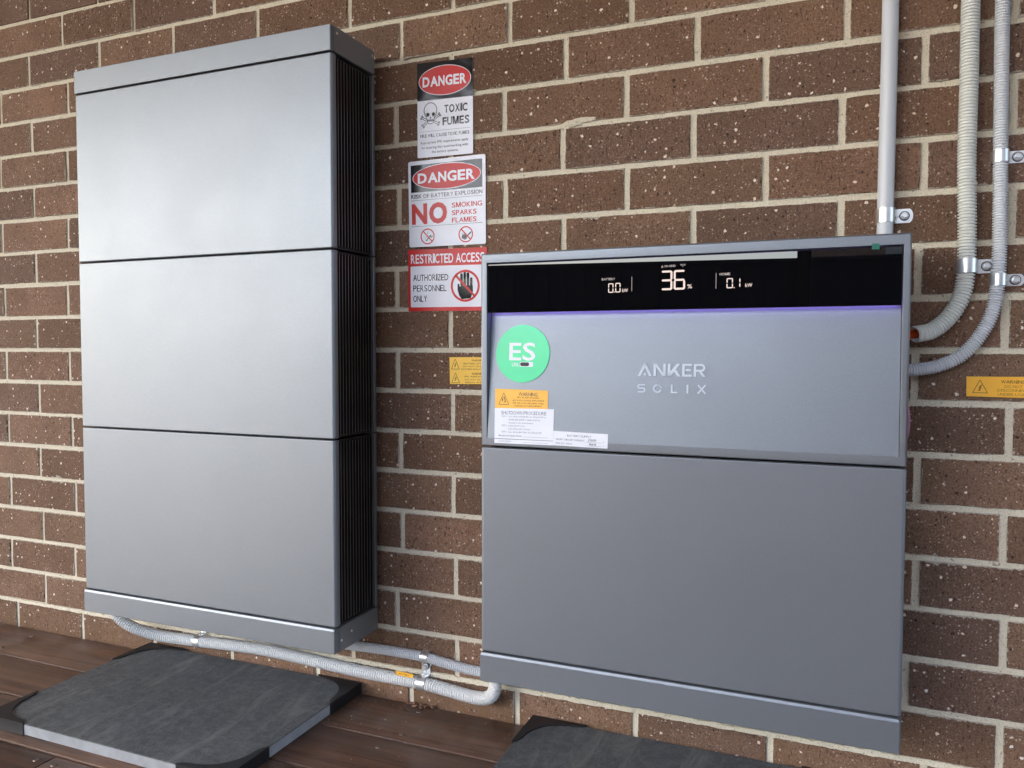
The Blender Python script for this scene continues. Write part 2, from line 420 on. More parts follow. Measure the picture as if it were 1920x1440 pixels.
rr = random.Random(77)
def grit(name, n, cx, cy, sx, sy, r0, r1, m, **kw):
    bm = bmesh.new()
    for _ in range(n):
        x = cx+rr.gauss(0, sx); y = min(-.004, cy+rr.gauss(0, sy)); r = rr.uniform(r0, r1)
        q = bmesh.ops.create_icosphere(bm, subdivisions=1, radius=r, matrix=Matrix.Translation((x, y, r*.45)) @ Matrix.Diagonal((1, rr.uniform(.6, 1.3), .6, 1)))
        for v in q['verts']: v.co += Vector((rr.gauss(0, r*.15), rr.gauss(0, r*.15), rr.gauss(0, r*.1)))
    keep(link(name, bm_mesh(bm, name), m, kind='stuff', **kw), deck)
M['clay'] = simple('dry_clay', (.22, .125, .085), .9, 0, .1, .2, 60)
M['dust'] = simple('pale_grit', (.42, .36, .30), .9, 0, .1, .3, 60)
grit('clay_crumbs', 34, -.312, -.006, .013, .006, .0012, .0052, M['clay'])
grit('clay_crumbs', 40, -.33, -.020, .03, .014, .0005, .0016, M['clay'])
grit('grit', 90, -.35, -.10, .35, .09, .0004, .0011, M['dust'])
grit('grit', 60, -1.4, -.12, .25, .08, .0004, .0010, M['dust'])
grit('grit', 16, -.43, -.07, .012, .03, .0005, .0014, M['dust'])

# ------------------------------------------------------------------ brick wall
wall = empty('brick_wall', (0, 0, 0), 'brown speckled brick wall with raked cream mortar joints rising from the timber deck', 'wall')
PZ = .0838286; Z0 = 1.326
OFF = {(-3,-11):-4,(-3,-9):-2,(-3,-7):1,(-2,-12):-7,(-2,-10):1,(-2,-8):-1,(-2,-6):4,(-2,-4):4,(-2,-2):5,(-1,-13):5,(-1,-11):11,(-1,-3):8,(-1,-1):6,(-1,1):4,(0,-12):-4,(0,-2):1,(0,0):0,(0,2):2,(0,4):3,(0,6):-1,(1,-13):-2,(1,-11):3,(1,-3):-5,(1,-1):-5,(1,1):-4,(1,3):-3,(1,5):-2,(2,-12):0,(2,0):-5,(2,2):-3,(2,4):-2,(2,6):0,(3,-13):-3,(3,-11):1,(3,-3):1,(3,-1):-3,(3,1):-2,(3,3):-1,(3,5):0,(4,-12):1,(4,0):-3,(4,2):-2,(4,4):-1,(4,6):2,(5,-13):-1,(5,-11):-6,(5,-3):-5,(5,5):-5,(6,-12):-1,(6,-2):-2,(6,6):-3,(7,-13):-1,(7,-11):-4,(7,-3):-4,(7,5):-6,(8,-12):2,(8,-2):3,(8,6):6,(9,-13):2,(9,-11):0,(9,-3):2,(9,5):1,(10,-12):0,(10,-2):3,(10,6):2,(11,-13):4,(11,-11):7,(11,-3):6,(11,5):2,(12,-12):6,(12,-2):9,(12,6):6,(13,-13):1,(13,-11):-1,(13,-3):-8,(13,5):-10,(14,-12):8,(14,-2):11,(14,6):5}
BW, BH = .2300, .0742
def brick_mesh(i):
    rr = random.Random(100+i); pts = []
    nx, nz = 12, 4
    for k in range(nx): pts.append((-BW/2+BW*k/nx, -BH/2))
    for k in range(nz): pts.append((BW/2, -BH/2+BH*k/nz))
    for k in range(nx): pts.append((BW/2-BW*k/nx, BH/2))
    for k in range(nz): pts.append((-BW/2, BH/2-BH*k/nz))
    bm = bmesh.new(); fr = []; mid = []; bk = []
    for k, (x, z) in enumerate(pts):
        ox = rr.gauss(0, .00055); oz = rr.gauss(0, .00055)
        if rr.random() < .04: ox *= 2.4; oz *= 2.4
        s = 1 - .0014/abs(BW/2); t = 1 - .0014/abs(BH/2)
        fr.append(bm.verts.new(((x+ox)*s, 0, (z+oz)*t))); mid.append(bm.verts.new((x+ox, .0012, z+oz))); bk.append(bm.verts.new((x, .030, z)))
    n = len(pts); bm.faces.new(fr)
    for a, b in ((fr, mid), (mid, bk)):
        for k in range(n): bm.faces.new((a[k], b[k], b[(k+1) % n], a[(k+1) % n]))
    me = bm_mesh(bm, 'brick'); me.materials.append(M['brick']); return me
BM = [brick_mesh(i) for i in range(14)]
def place_brick(xa, xb, zc, rec=0.0, hscale=1.0):
    me = R.choice(BM); o = bpy.data.objects.new('brick', me); COL.objects.link(o); o.parent = wall
    J = .0108
    o.scale = ((xb-xa-J)/BW*R.choice((1, 1)), 1, hscale)
    o.location = ((xa+xb)/2, rec+R.gauss(0, .0007), zc+R.gauss(0, .0004))
    o.rotation_euler = (R.gauss(0, .004), R.gauss(0, .0012), R.gauss(0, .002))
def off(k, h):
    if (k, h) in OFF: return OFF[(k, h)]/1000
    return R.gauss(0, .0025)
H0, H1 = -16, 8
for k in range(-3, 15):
    hs = [h for h in range(H0, H1+2) if (h-k) % 2 == 0]
    xs = [h*.12+off(k, h) for h in hs]
    zc = Z0-(k+.5)*PZ
    for a, b in zip(xs, xs[1:]): place_brick(a, b, zc)
# plinth course partly below the deck, perpends measured
px = [-1.547, -1.303, -1.058, -.8165, -.5755, -.338, -.0985, .1405, .3805, .620, .859, 1.10]
px = [px[0]-.24*2, px[0]-.24]+px
for a, b in zip(px, px[1:]): place_brick(a, b, Z0-15.5*PZ-.001, rec=.0045)
# the rest of the wall beyond the picture: joined
bm = bmesh.new()
def small(xa, xb, za, zb, y=0): add_box(bm, xa+.005, xb-.005, y, .03, za+.005, zb-.005)
for k in range(-14, 15):
    zc1 = Z0-k*PZ; zc0 = zc1-PZ
    par = k % 2
    for h in range(-42+par, 30, 2):
        if k >= -3 and h+2 > H0-.1 and h < H1+.1:
            hs = [q for q in range(H0, H1+2) if (q-k) % 2 == 0]
            if h >= hs[0] and h+2 <= hs[-1]: continue
        small(h*.12, h*.12+.24, zc0, zc1)
for i in range(12): small(px[0]-.24*(i+1), px[0]-.24*i, Z0-16*PZ, Z0-15*PZ, .004)
for i in range(9): small(px[-1]+.24*i, px[-1]+.24*(i+1), Z0-16*PZ, Z0-15*PZ, .004)
for q in range(4):
    for i in range(36): small(-5.04+.24*i+.12*(q % 2), -4.8+.24*i+.12*(q % 2), Z0-(17+q)*PZ, Z0-(16+q)*PZ, .004)
keep(link('brick_field', bm_mesh(bm, 'brick_field'), M['brick_plain'], kind='stuff'), wall)
# mortar: one bed slab with uneven surface
bm = bmesh.new()
add_box(bm, -5.1, 3.7, 0.0036, .11, Z0-15*PZ, Z0+14*PZ); add_box(bm, -5.1, 3.7, .0078, .11, -.42, Z0-15*PZ-.0004)
keep(link('mortar', bm_mesh(bm, 'mortar'), M['mortar']), wall)
# bottom bed joint struck proud of the plinth course
bm = bmesh.new(); n = 420; rr = random.Random(5)
zt, zb = Z0-15*PZ+.0050, Z0-15*PZ-.0052
prev = None
for i in range(n+1):
    x = -2.4+3.9*i/n; j = rr.gauss(0, .0006); jt = rr.gauss(0, .0009); yf = -.0006+rr.gauss(0, .0004)
    ring = [bm.verts.new((x, .010, zt+jt)), bm.verts.new((x, yf, zt+jt-.0012)), bm.verts.new((x, yf-.0012, zb+j+.001)), bm.verts.new((x, .010, zb+j))]
    if prev:
        for q in range(3): bm.faces.new((prev[q], ring[q], ring[q+1], prev[q+1]))
    prev = ring
o = keep(link('bed_joint', bm_mesh(bm, 'bed_joint'), M['mortar']), wall)
# perpend and bed mortar squeezed out here and there
def blob(x, z, sx, sz, seed, dy=.0012):
    rr = random.Random(seed); bm = bmesh.new(); n = 18
    c = bm.verts.new((x, -dy, z)); ri = []; ro = []
    for i in range(n):
        t = 6.28318*i/n; q = rr.uniform(.8, 1.1)
        ri.append(bm.verts.new((x+sx*.75*q*math.cos(t), -dy*.85, z+sz*.75*q*math.sin(t)))); ro.append(bm.verts.new((x+sx*q*math.cos(t), .003, z+sz*q*math.sin(t))))
    for i in range(n):
        bm.faces.new((c, ri[i], ri[(i+1) % n])); bm.faces.new((ri[i], ro[i], ro[(i+1) % n], ri[(i+1) % n]))
    me = bm_mesh(bm, 'mortar_smear'); shade(me, 60); keep(link('mortar_smear', me, M['mortar']), wall)
for i, (x, z, sx, sz) in enumerate(((.012, 1.1625, .022, .0080), (.035, 1.1665, .030, .0062), (-.006, 1.1585, .006, .006), (.010, 1.125, .0045, .010), (.003, 1.152, .007, .010))):
    blob(x, z, sx, sz, i)

# ------------------------------------------------------------------ left battery cabinet
PAINT = M['paint']
def rounded_panel_body(name, x0, x1, yf, yb, z0, z1, r, parent, m=PAINT, bev=.003, ledge=False):
    """box with its front corners rounded"""
    pts = []
    n = 5
    for i in range(n+1):
        t = rad(180+90*i/n); pts.append((x0+r+r*math.cos(t), yf+r+r*math.sin(t)))
    for i in range(n+1):
        t = rad(270+90*i/n); pts.append((x1-r+r*math.cos(t), yf+r+r*math.sin(t)))
    pts += [(x1, yb), (x0, yb)]
    bm = bmesh.new(); rings = []
    def ring(z, ins):
        out = []
        for x, y in pts:
            cx, cy = (x0+x1)/2, (yf+yb)/2
            out.append(bm.verts.new((x-math.copysign(ins, x-cx), y+(ins if y < cy else 0), z)))
        return out
    Q = [(1-math.cos(rad(90*i/5)), 1-math.sin(rad(90*i/5))) for i in range(6)]
    for a, b in Q: rings.append(ring(z0+bev*a, bev*b))
    if ledge:      # folded sheet: the top edge leans back before it turns in
        for dz, ins in ((.0050, 0), (.0046, .0001), (.0009, .0014), (.0003, .0020), (0, .0048)): rings.append(ring(z1-dz, ins))
    else:
        for a, b in Q[::-1]: rings.append(ring(z1-bev*a, bev*b))
    for a, b in zip(rings, rings[1:]):
        for i in range(len(pts)): bm.faces.new((a[i], a[(i+1) % len(pts)], b[(i+1) % len(pts)], b[i]))
    bm.faces.new(rings[0][::-1]); bm.faces.new(rings[-1])
    me = bm_mesh(bm, name); shade(me, 75)
    o = link(name, me, m); keep(o, parent); weighted(o); return o
def side_screw(x, y, z, parent, r=.0028, name='screw'):
    bm = bmesh.new(); bmesh.ops.create_cone(bm, cap_ends=True, segments=14, radius1=r, radius2=r*.7, depth=.0016, matrix=Matrix.Translation((x+.0007, y, z)) @ Matrix.Rotation(rad(90), 4, 'Y'))
    keep(link(name, bm_mesh(bm, name), M['zinc']), parent)

Lx0, Lx1, LF, LB = -1.0704, -.4000-.0004, -.1718, -.0243
LT, LC, LS1, LS2, LBZ, LE = 1.3441, 1.2946, .9299, .5684, .2049, .1555
lc = empty('battery_cabinet', (-.735, -.02, LE), 'tall grey metallic battery cabinet with three stacked modules and black side fins', 'battery cabinet')
box('mounting_bracket', (Lx0+.05, Lx1-.05, LB+.0005, -.002, LE+.08, LT-.06), M['dark'], lc)
def cap(z0, z1, nm, proud, bv=.0012, ledge=False):
    p = rounded_panel_body(nm, Lx0, Lx1-.0012, LF-proud, LB, z0, z1, .0022, lc, bev=bv, ledge=ledge)
    box('side_plate', (Lx1-.0012, Lx1+.0006, LF+.010, LB-.001, z0+.0006, z1-.0006), PAINT, p, bev=.0004, seg=1)
    return p
top = cap(LC+.0016, LT, 'cap', .0012)
side_screw(Lx1+.0006, LF+.017, LT-.012, top); side_screw(Lx1+.0006, LB-.008, LT-.012, top)
base = cap(LE, LBZ-.0006, 'base', .0042, .0012, True)
side_screw(Lx1+.0006, LF+.016, LE+.022, base); side_screw(Lx1+.0006, LF+.050, LBZ-.020, base)
def fin_mesh(h):
    bm = bmesh.new(); add_box(bm, -.006, .0, -.0008, .0008, -h/2, h/2); me = bm_mesh(bm, 'fin'); me.materials.append(M['fin']); me.materials.append(M['fin_light'])
    for p in me.polygons:
        if p.normal.x > .9: p.material_index = 1  # tip face gets the pale colour that stands for reflected light
    return me
for zt, zb in ((LC, LS1), (LS1, LS2), (LS2, LBZ)):
    z1, z0 = zt-.0013, zb+.0012
    fs = .0135; rs = .0095
    mo = rounded_panel_body('module', Lx0, Lx1, LF, LF+fs, z0, z1, .0055, lc, bev=.0024)
    # core set back behind the fins
    keep(box('core', (Lx0+.007, Lx1-.007, LF+fs, LB-rs, z0+.001, z1-.001), M['fin']), mo)
    keep(box('rear_frame', (Lx0, Lx1, LB-rs, LB, z0, z1), PAINT, bev=.001), mo)
    h = z1-z0-.012; me = fin_mesh(h); span = (LB-rs)-(LF+fs); nf = 12
    for k in range(nf):
        o = bpy.data.objects.new('fin', me); COL.objects.link(o)
        o.location = (Lx1-.0007, LF+fs+span*(k+.75)/(nf+.5), (z0+z1)/2); keep(o, mo)
    bm = bmesh.new()
    for k in range(nf):
        y = LF+fs+span*(k+.75)/(nf+.5); add_box(bm, Lx0+.0007, Lx0+.0067, y-.0008, y+.0008, z0+.006, z1-.006)
    keep(link('left_fins', bm_mesh(bm, 'fins'), M['fin_light'], kind='stuff'), mo)

# ------------------------------------------------------------------ right inverter cabinet
Rx0, Rx1, RF, RB = -.0980, .5722, -.1671, -.0243
RT, RS, RBZ, RE = .9061, .5705, .2058, .1538
rc = empty('inverter_cabinet', (.237, -.02, RE), 'grey metallic inverter cabinet with black lit display strip and green round sticker', 'inverter cabinet')
box('mounting_bracket', (Rx0+.05, Rx1-.05, RB+.0005, -.002, RE+.08, RT-.06), M['dark'], rc)
def rpiece(nm, z0, z1, proud=0, r=.0045, bev=.003): return rounded_panel_body(nm, Rx0, Rx1, RF-proud, RB, z0, z1, r, rc, bev=bev)
rb = rounded_panel_body('base', Rx0, Rx1-.0012, RF-.0042, RB, RE, RBZ-.0006, .0022, rc, bev=.0012, ledge=True)
box('side_plate', (Rx1-.0012, Rx1+.0006, RF+.010, RB-.001, RE+.0006, RBZ-.0012), PAINT, rb, bev=.0004, seg=1)
rm = rounded_panel_body('module', Rx0, Rx1, RF, RF+.0135, RBZ+.0012, RS-.0012, .0055, rc, bev=.0024)
keep(box('core', (Rx0+.007, Rx1-.007, RF+.0135, RB-.0095, RBZ+.003, RS-.003), M['fin']), rm)
keep(box('rear_frame', (Rx0, Rx1, RB-.0095, RB, RBZ+.0016, RS-.0016), PAINT, bev=.001), rm)
bm = bmesh.new()
for k in range(12):
    y = RF+.0135+.1198*(k+.75)/12.5
    for xa in (Rx0+.0007, Rx1-.0067): add_box(bm, xa, xa+.006, y-.0008, y+.0008, RBZ+.008, RS-.008)
keep(link('fins', bm_mesh(bm, 'fins'), M['fin_light'], kind='stuff'), rm)
# upper housing: frame around a recess
ix0, ix1, iz0, iz1 = -.0862, .5620, .5860, .8895     # opening
bm = bmesh.new()
def quadstrip(loops, close=True):
    for a, b in zip(loops, loops[1:]):
        n = len(a)
        for i in range(n if close else n-1): bm.faces.new((a[i], a[(i+1) % n], b[(i+1) % n], b[i]))
def rect_loop(x0, x1, z0, z1, y): return [bm.verts.new((x, y, z)) for x, z in ((x0, z0), (x1, z0), (x1, z1), (x0, z1))]
zb_ = RS+.0016
e = .0035
L = [rect_loop(Rx0, Rx1, zb_, RT, RB), rect_loop(Rx0, Rx1, zb_, RT, RF+e), rect_loop(Rx0+e*.3, Rx1-e*.3, zb_+e*.3, RT-e*.3, RF+e*.3), rect_loop(Rx0+e, Rx1-e, zb_+e*.6, RT-e, RF),
     rect_loop(ix0-.0006, ix1+.0006, iz0, iz1+.0006, RF), rect_loop(ix0, ix1, iz0, iz1, RF+.0006), rect_loop(ix0, ix1, iz0, iz1, RF+.030)]
quadstrip(L); bm.faces.new(L[0])
me = bm_mesh(bm, 'housing'); shade(me, 50)
hs = link('housing', me, PAINT); keep(hs, rc); weighted(hs)
# sloping panel: recessed 18 mm under the display, flush at its foot
def py(z): return RF + .018*min(1, max(0, (z-.585)/.217))
def panel_frame(d_u0, d_v0):
    """u right / v down in mm from the point (d_u0, d_v0) mm in world x / z"""
    def f(u, v, d):
        x = (d_u0+u)/1000; z = (d_v0-v)/1000; return Vector((x, py(z)-d/1000, z))
    return f
bm = bmesh.new(); rows = []
for i in range(12):
    z = .5862+(.8895-.5862)*i/11
    rows.append([bm.verts.new((x, py(z)+(.0004 if i else .0002), z)) for x in (ix0+.0008, ix0+.3, ix1-.3, ix1-.0008)])
for a, b in zip(rows, rows[1:]):
    for k in range(3): bm.faces.new((a[k], a[k+1], b[k+1], b[k]))
me = bm_mesh(bm, 'inner_panel'); ip = link('inner_panel', me, PAINT); keep(ip, rc)
# make sure panel front faces the viewer
dz0 = .8035
disp = box('display', (ix0+.0012, ix1-.0012, RF+.0012, RF+.0105, dz0, iz1-.0020), M['glass'], rc, bev=.0008, seg=2)
keep(box('led_strip', (ix0+.004, ix1-.004, RF+.0115, RF+.0150, dz0+.0045, dz0+.0065), M['led']), rc)
# display writing
def dframe(u, v, d): return Vector((u/1000, RF+.0012-.0002-d/1000, v/1000))   # u,v are world mm (v up)
class DPrint(Print):
    pass
D = DPrint(lambda u, v, d: dframe(u, -v, d)); Dd = DPrint(D.f)
SEG = {'0': 'abcdef', '1': 'ef', '3': 'abcdg', '6': 'acdefg'}
def seg7(P, ch, x0, x1, z0, z1, t, g=.6, slant=0.0):
    zm = (z0+z1)/2; xs = lambda x, z: x+slant*(z-z0)
    def q(pts): P.poly([(xs(x, z), -z) for x, z in pts])
    for s in SEG[ch]:
        if s in 'adg':
            zc = {'a': z1-t/2, 'g': zm, 'd': z0+t/2}[s]
            q([(x0+g+t*.15, zc), (x0+g+t*.6, zc+t/2), (x1-g-t*.6, zc+t/2), (x1-g-t*.15, zc), (x1-g-t*.6, zc-t/2), (x0+g+t*.6, zc-t/2)])
        else:
            xc = x1-t/2 if s in 'bc' else x0+t/2
            a, b = (zm+g, z1-g) if s in 'bf' else (z0+g, zm-g)
            q([(xc, a+t*.1), (xc+t/2, a+t*.55), (xc+t/2, b-t*.55), (xc, b-t*.1), (xc-t/2, b-t*.55), (xc-t/2, a+t*.55)])
def dig(fn, m, nm, d=0):
    P = DPrint(D.f); fn(P); P.build(nm, m, disp, d)
for ch, x0, x1, z0, z1, t in (('3', 216.6, 234.6, 834.3, 865.2, 3.1), ('6', 236.6, 254.6, 834.5, 865.4, 3.1), ('0', 130.2, 139.0, 832.6, 848.0, 1.6), ('0', 142.0, 150.8, 832.9, 848.3, 1.6), ('0', 317.8, 327.4, 834.5, 850.0, 1.6), ('1', 336.8, 344.0, 835.6, 849.6, 1.6)):
    dig(lambda P: seg7(P, ch, x0, x1, z0, z1, t, .4), M['lcd'], 'digit')
dig(lambda P: P.rect(139.7, -834.2, 141.2, -832.8), M['lcd'], 'decimal_point'); dig(lambda P: P.rect(328.4, -836.0, 329.9, -834.5), M['lcd'], 'decimal_point')
for t, u0, u1, v, h, bo, mm in (('kW', 153.5, 163.2, -836.0, 5.8, .008, 'lcd'), ('kW', 341.6+4, 356.0, -838.6, 5.8, .008, 'lcd'), ('%', 258.0, 265.4, -839.5, 6.6, .01, 'lcd'), ('BATTERY', 119.3, 141.3, -855.0, 3.7, .02, 'lcd_dim'), ('HOME', 307.3, 323.4, -856.6, 3.8, .02, 'lcd_dim'), ('ON GRID', 221.8, 239.4, -872.3, 3.3, .015, 'lcd_dim'), ('A', 216.6, 220.2, -871.8, 4.2, .02, 'lcd_dim')):
    dig(lambda P: P.text(t, u0, u1, v, h, bo), M[mm], 'caption', .02)
dig(lambda P: P.rect(169.0, -857.5, 169.7, -834.0), M['lcd_dim'], 'divider_line'); dig(lambda P: P.rect(301.6, -858.5, 302.3, -834.5), M['lcd_dim'], 'divider_line')
dig(lambda P: P.line((250.8, -870), (250.8, -874.5), .7).ring(250.8, -873.4, 2.2, 2.2, .6, 8, 150, 210).ring(250.8, -873.4, 2.2, 2.2, .6, 8, -30, 30).ring(250.8, -873.4, 3.6, 3.6, .6, 8, 150, 210).ring(250.8, -873.4, 3.6, 3.6, .6, 8, -30, 30), M['lcd_dim'], 'signal_icon', .02)
# tiny green tape tab on the top of the display
keep(box('tape_tab', (.5205, .5305, RF-.0006, RF+.0012, .8840, .8925), M['green_tape']), rc)
# stickers
def sticker(nm, tl, tr, bl, br, W, H, m, label, th=.4, r=.8, outline=None):
    def f(u, v, d):
        a, b = u/W, v/H
        x = (tl[0]*(1-a)+tr[0]*a)*(1-b) + (bl[0]*(1-a)+br[0]*a)*b
        z = (tl[1]*(1-a)+tr[1]*a)*(1-b) + (bl[1]*(1-a)+br[1]*a)*b
        return Vector((x/1000, py(z/1000)-d/1000, z/1000))
    o = slab2d(nm, outline or rrect(W, H, r), f, m, rc, -.1, th, label); return o, f
# ES disc
def esf(u, v, d): return Vector(((-24.0+u)/1000, py((733.1-v)/1000)-d/1000, (733.1-v)/1000))
es = slab2d('round_sticker', [(49.7*math.cos(6.28318*i/64), 49.7*math.sin(6.28318*i/64)) for i in range(64)], esf, M['es_green'], rc, -.1, 1.1, 'round green sticker with white letters ES')
Print(esf).text('ES', -24.5, 25.5, -4.5, 31, .012).text('UN:', -19, -6.5, 18.6, 6.6, .02).build('lettering', M['p_white'], es, 1.15)
pp = Print(esf); pp.poly([(-4.5+u, 14.3+v) for u, v in rrect(24.5, 8.2, 2.0)]); pp.build('number_strip', M['p_white'], es, 1.18)
pp = Print(esf); pp.poly([(-3.5+u, 15.1+v) for u, v in rrect(16.4, 6.4, 3.0)]); pp.build('marker_stroke', M['dark'], es, 1.24)
# arc flash warning
st, f = sticker('warning_sticker', (-73.4, 671.9), (24.6, 670.4), (-72.2, 638.4), (24.9, 639.3), 98, 32.8, M['p_orange'], 'small orange warning sticker', .5)
P1 = Print(f).text('WARNING', 44.5, 79.5, 7.6, 6.6, .004); P1.build('lettering', M['p_ink'], st, .55)
P2 = Print(f).text('ARC FLASH HAZARD', 41, 82.5, 13.6, 3.2).text('ARC FLASH HAZARDS APPROPRIATE', 33, 91.5, 18.8, 2.9).text('PPE AND TOOLS REQUIRED WHILE', 33.5, 90.5, 23.6, 2.9).text('WORKING ON THIS EQUIPMENT', 35.8, 88, 28.4, 2.9)
def tri(P, u, v, w, h, t):
    a, b, c = (u, v-h/2), (u+w/2, v+h/2), (u-w/2, v+h/2)
    P.line(a, b, t).line(b, c, t).line(c, a, t)
def bolt(P, u, v, s):
    P.poly([(u+.10*s, v-.5*s), (u+.32*s, v-.5*s), (u-.02*s, v-.02*s), (u-.22*s, v-.02*s)]).poly([(u+.02*s, v-.1*s), (u+.26*s, v-.1*s), (u-.06*s, v+.32*s), (u-.2*s, v+.32*s)]).poly([(u-.24*s, v+.2*s), (u+.06*s, v+.28*s), (u-.16*s, v+.52*s)])
tri(P2, 16.5, 16.5, 19, 20, .9)
P2.line((12.8, 20), (15, 15), 1.3).line((15, 15), (14.4, 21.5), 1.1).line((16.5, 12.5), (18.2, 16), 1.6).line((18.2, 16), (19.6, 22), 1.6).line((16.4, 22), (21, 22.3), 1.0)
P2.build('small_print', M['p_ink2'], st, .55)
# shutdown procedure
st, f = sticker('procedure_sticker', (-73.0, 638.3), (36.2, 639.3), (-71.8, 577.6), (36.3, 578.2), 109, 61, M['p_white'], 'white shutdown procedure sticker', .5)
Print(f).text('SHUTDOWN PROCEDURE', 12.5, 96, 7.6, 6.2).build('lettering', M['p_blue'], st, .55)
P2 = Print(f)
for t, a, b, v in (('STEP 1:', 13.5, 23.5, 14.0), ('Turn off the INVERTER AC ISOLATOR or', 26, 95, 14.2), ('INVERTER SUPPLY MAIN SWITCH', 27, 85, 19.6), ('located in the Switchboard', 27, 72, 24.8),
                   ('STEP 2:', 13.5, 23.5, 29.6), ('Isolate the PV Array', 26, 58, 29.9), ('Turn off the DC Isolator', 26, 67, 35.4), ('STEP 3:', 13.5, 23.5, 40.6), ('Turn off the BATTERY DC ISOLATOR', 26, 88, 40.9)):
    P2.text(t, a, b, v, 2.5)
P2.text('Manufacturer/Supplier Name:', 8.5, 51.5, 47.2, 2.6, .008).rect(53, 48.6, 99.5, 48.95).rect(9, 53.1, 99.5, 53.4).text('Contact Number:', 8.5, 32.5, 56.6, 2.4).rect(55, 57.9, 99.5, 58.2)
P2.build('small_print', M['p_blue'], st, .55)
# battery supply
st, f = sticker('battery_supply_sticker', (36.7, 602.9), (131.4, 601.0), (36.3, 578.6), (131.1, 577.3), 94.5, 24, M['p_white'], 'low white battery supply sticker with handwritten figures', .5)
P2 = Print(f).text('BATTERY SUPPLY', 24.5, 66.5, 6.2, 3.6).text('SHORT CIRCUIT CURRENT', 5, 55, 13.1, 2.9).text('MAX D.C. VOLTS', 5, 34, 19.6, 2.9).rect(57, 15.3, 85.5, 15.6).rect(57, 21.4, 85.5, 21.7).text('A', 87, 89, 13.4, 2.4).text('V', 87, 89, 19.6, 2.4)
P2.build('small_print', M['p_blue'], st, .55)
P3 = Print(f).line((61.5, 14.5), (63.5, 9.2), .8).ring(66, 11.9, 1.6, 2.0, .7, 12).ring(69.8, 11.8, 1.5, 1.8, .7, 12).ring(73.5, 11.6, 1.5, 1.8, .7, 12)
P3.line((64, 16.5), (63.4, 19.6), .9).line((63.4, 19.4), (67.4, 18.9), .9).line((66.3, 16.6), (66.5, 21), .9).line((68.3, 21), (69.3, 17.3), .8).line((69.3, 17.3), (70.4, 19.7), .8).ring(73.3, 18.6, 1.6, 1.9, .8, 12)
P3.build('handwriting', M['p_ink'], st, .56)
# logo: built letter by letter
LU, LV = 178.5, 717.6
lf = panel_frame(LU, LV)
lg = Print(lf)
t = 3.4; H = 20.2
def stroke(*pts, w=t):
    for a, b in zip(pts, pts[1:]): lg.line(a, b, w)
# A with bolt
lg.poly([(0, H), (9.6, 0), (13.4, 0), (14.2, 1.6), (4.2, H)]); lg.poly([(11.2, 0), (13.4, 0), (22.6, H), (18.4, H), (10.6, 4.2)])
lg.poly([(13.2, 12.4), (8.0, 18.4), (11.2, 18.4), (10.0, 22.6), (14.6, 16.8), (11.9, 16.8)])
# N
lg.poly([(25.6, 0), (29.6, 0), (29.6, H), (25.6, H)]); lg.poly([(41.2, 0), (45.0, 0), (45.0, H), (41.2, H)]); lg.poly([(25.6, 0), (30.0, 0), (45.0, H), (40.6, H)])
# K
lg.poly([(48.6, 0), (52.6, 0), (52.6, H), (48.6, H)]); lg.poly([(62.6, 0), (68.2, 0), (52.8, H), (48.8, H), (52.6, 12.4)]); lg.poly([(58.6, 12.6), (61.6, 9.2), (69.2, H), (64.2, H)])
# E
lg.poly([(71.4, 0), (75.4, 0), (75.4, H), (71.4, H)]).rect(75.4, 0, 86.6, 3.2).rect(76.8, 8.2, 85.0, 11.4).rect(75.4, 17.0, 86.6, H)
# R
lg.poly([(89.6, 0), (93.4, 0), (93.4, H), (89.6, H)]).rect(93.4, 0, 101.2, 3.2).rect(93.4, 9.2, 101.2, 12.4).ring(101.2, 6.2, 6.2, 6.2, 3.2, 14, -90, 90)
lg.poly([(97.6, 12.4), (101.8, 12.4), (108.2, H), (103.4, H)])
# second line
o2 = 33.2; h2 = 13.6; t2 = 2.5
lg.ring(3.6, o2+3.8, 3.8, 3.8, t2*.85, 12, 90, 270).rect(3.6, o2, 12.6, o2+2.1).rect(3.6, o2+5.5, 9.2, o2+7.6).ring(9.2, o2+9.55, 4.0, 4.05, t2*.85, 12, -90, 90).rect(0.6, o2+11.5, 9.2, o2+13.6)
lg.ring(32.6, o2+6.8, 7.2, 6.9, 2.3, 26, 60, 262)
lg.ring(32.6, o2+6.8, 7.2, 6.9, 2.3, 8, 20, 60)
for a in (-80, -62, -45, -28, -10): lg.line((32.6+5.0*math.cos(rad(a)), o2+6.8+4.8*math.sin(rad(a))), (32.6+7.4*math.cos(rad(a)), o2+6.8+7.0*math.sin(rad(a))), 1.2)
lg.rect(54.4, o2, 57.0, o2+h2).rect(57.0, o2+h2-2.2, 64.6, o2+h2)
lg.rect(79.0, o2, 81.8, o2+h2)
lg.line((96.5, o2), (108.6, o2+h2), 2.6).line((108.6, o2), (96.5, o2+h2), 2.6)
lg.build('logo', M['logo'], ip, .9)

# ------------------------------------------------------------------ wall signs
# 1 toxic fumes
W, H = 124.0, 186.0
f = wall_frame((-314.4, 1315.4), (-190.8, 1311.2), (-314.2, 1127.0), (-190.2, 1125.8), W, H)
sg = empty('danger_sign', (-.252, -.001, 1.125), 'narrow danger sign reading TOXIC FUMES with a skull, topmost of the three signs', 'sign', 'warning signs between the cabinets')
slab2d('backing', rrect(W, H, 2.5), f, M['s_white'], sg, 0, .5)
Print(f).poly([(u, v) for u, v in rrect(W, 74, 2.0)]).build('black_panel', M['s_black'], sg, .62)
Print(f).ellipse(62, 37.5, 58.5, 29.5).build('oval_rim', M['s_white'], sg, .72)
Print(f).ellipse(62, 37.5, 57.2, 28.2).build('red_oval', M['s_red'], sg, .82)
Print(f).text('DANGER', 12.5, 111.5, 37.5, 19.5, .034).build('danger_lettering', M['s_white'], sg, .92)
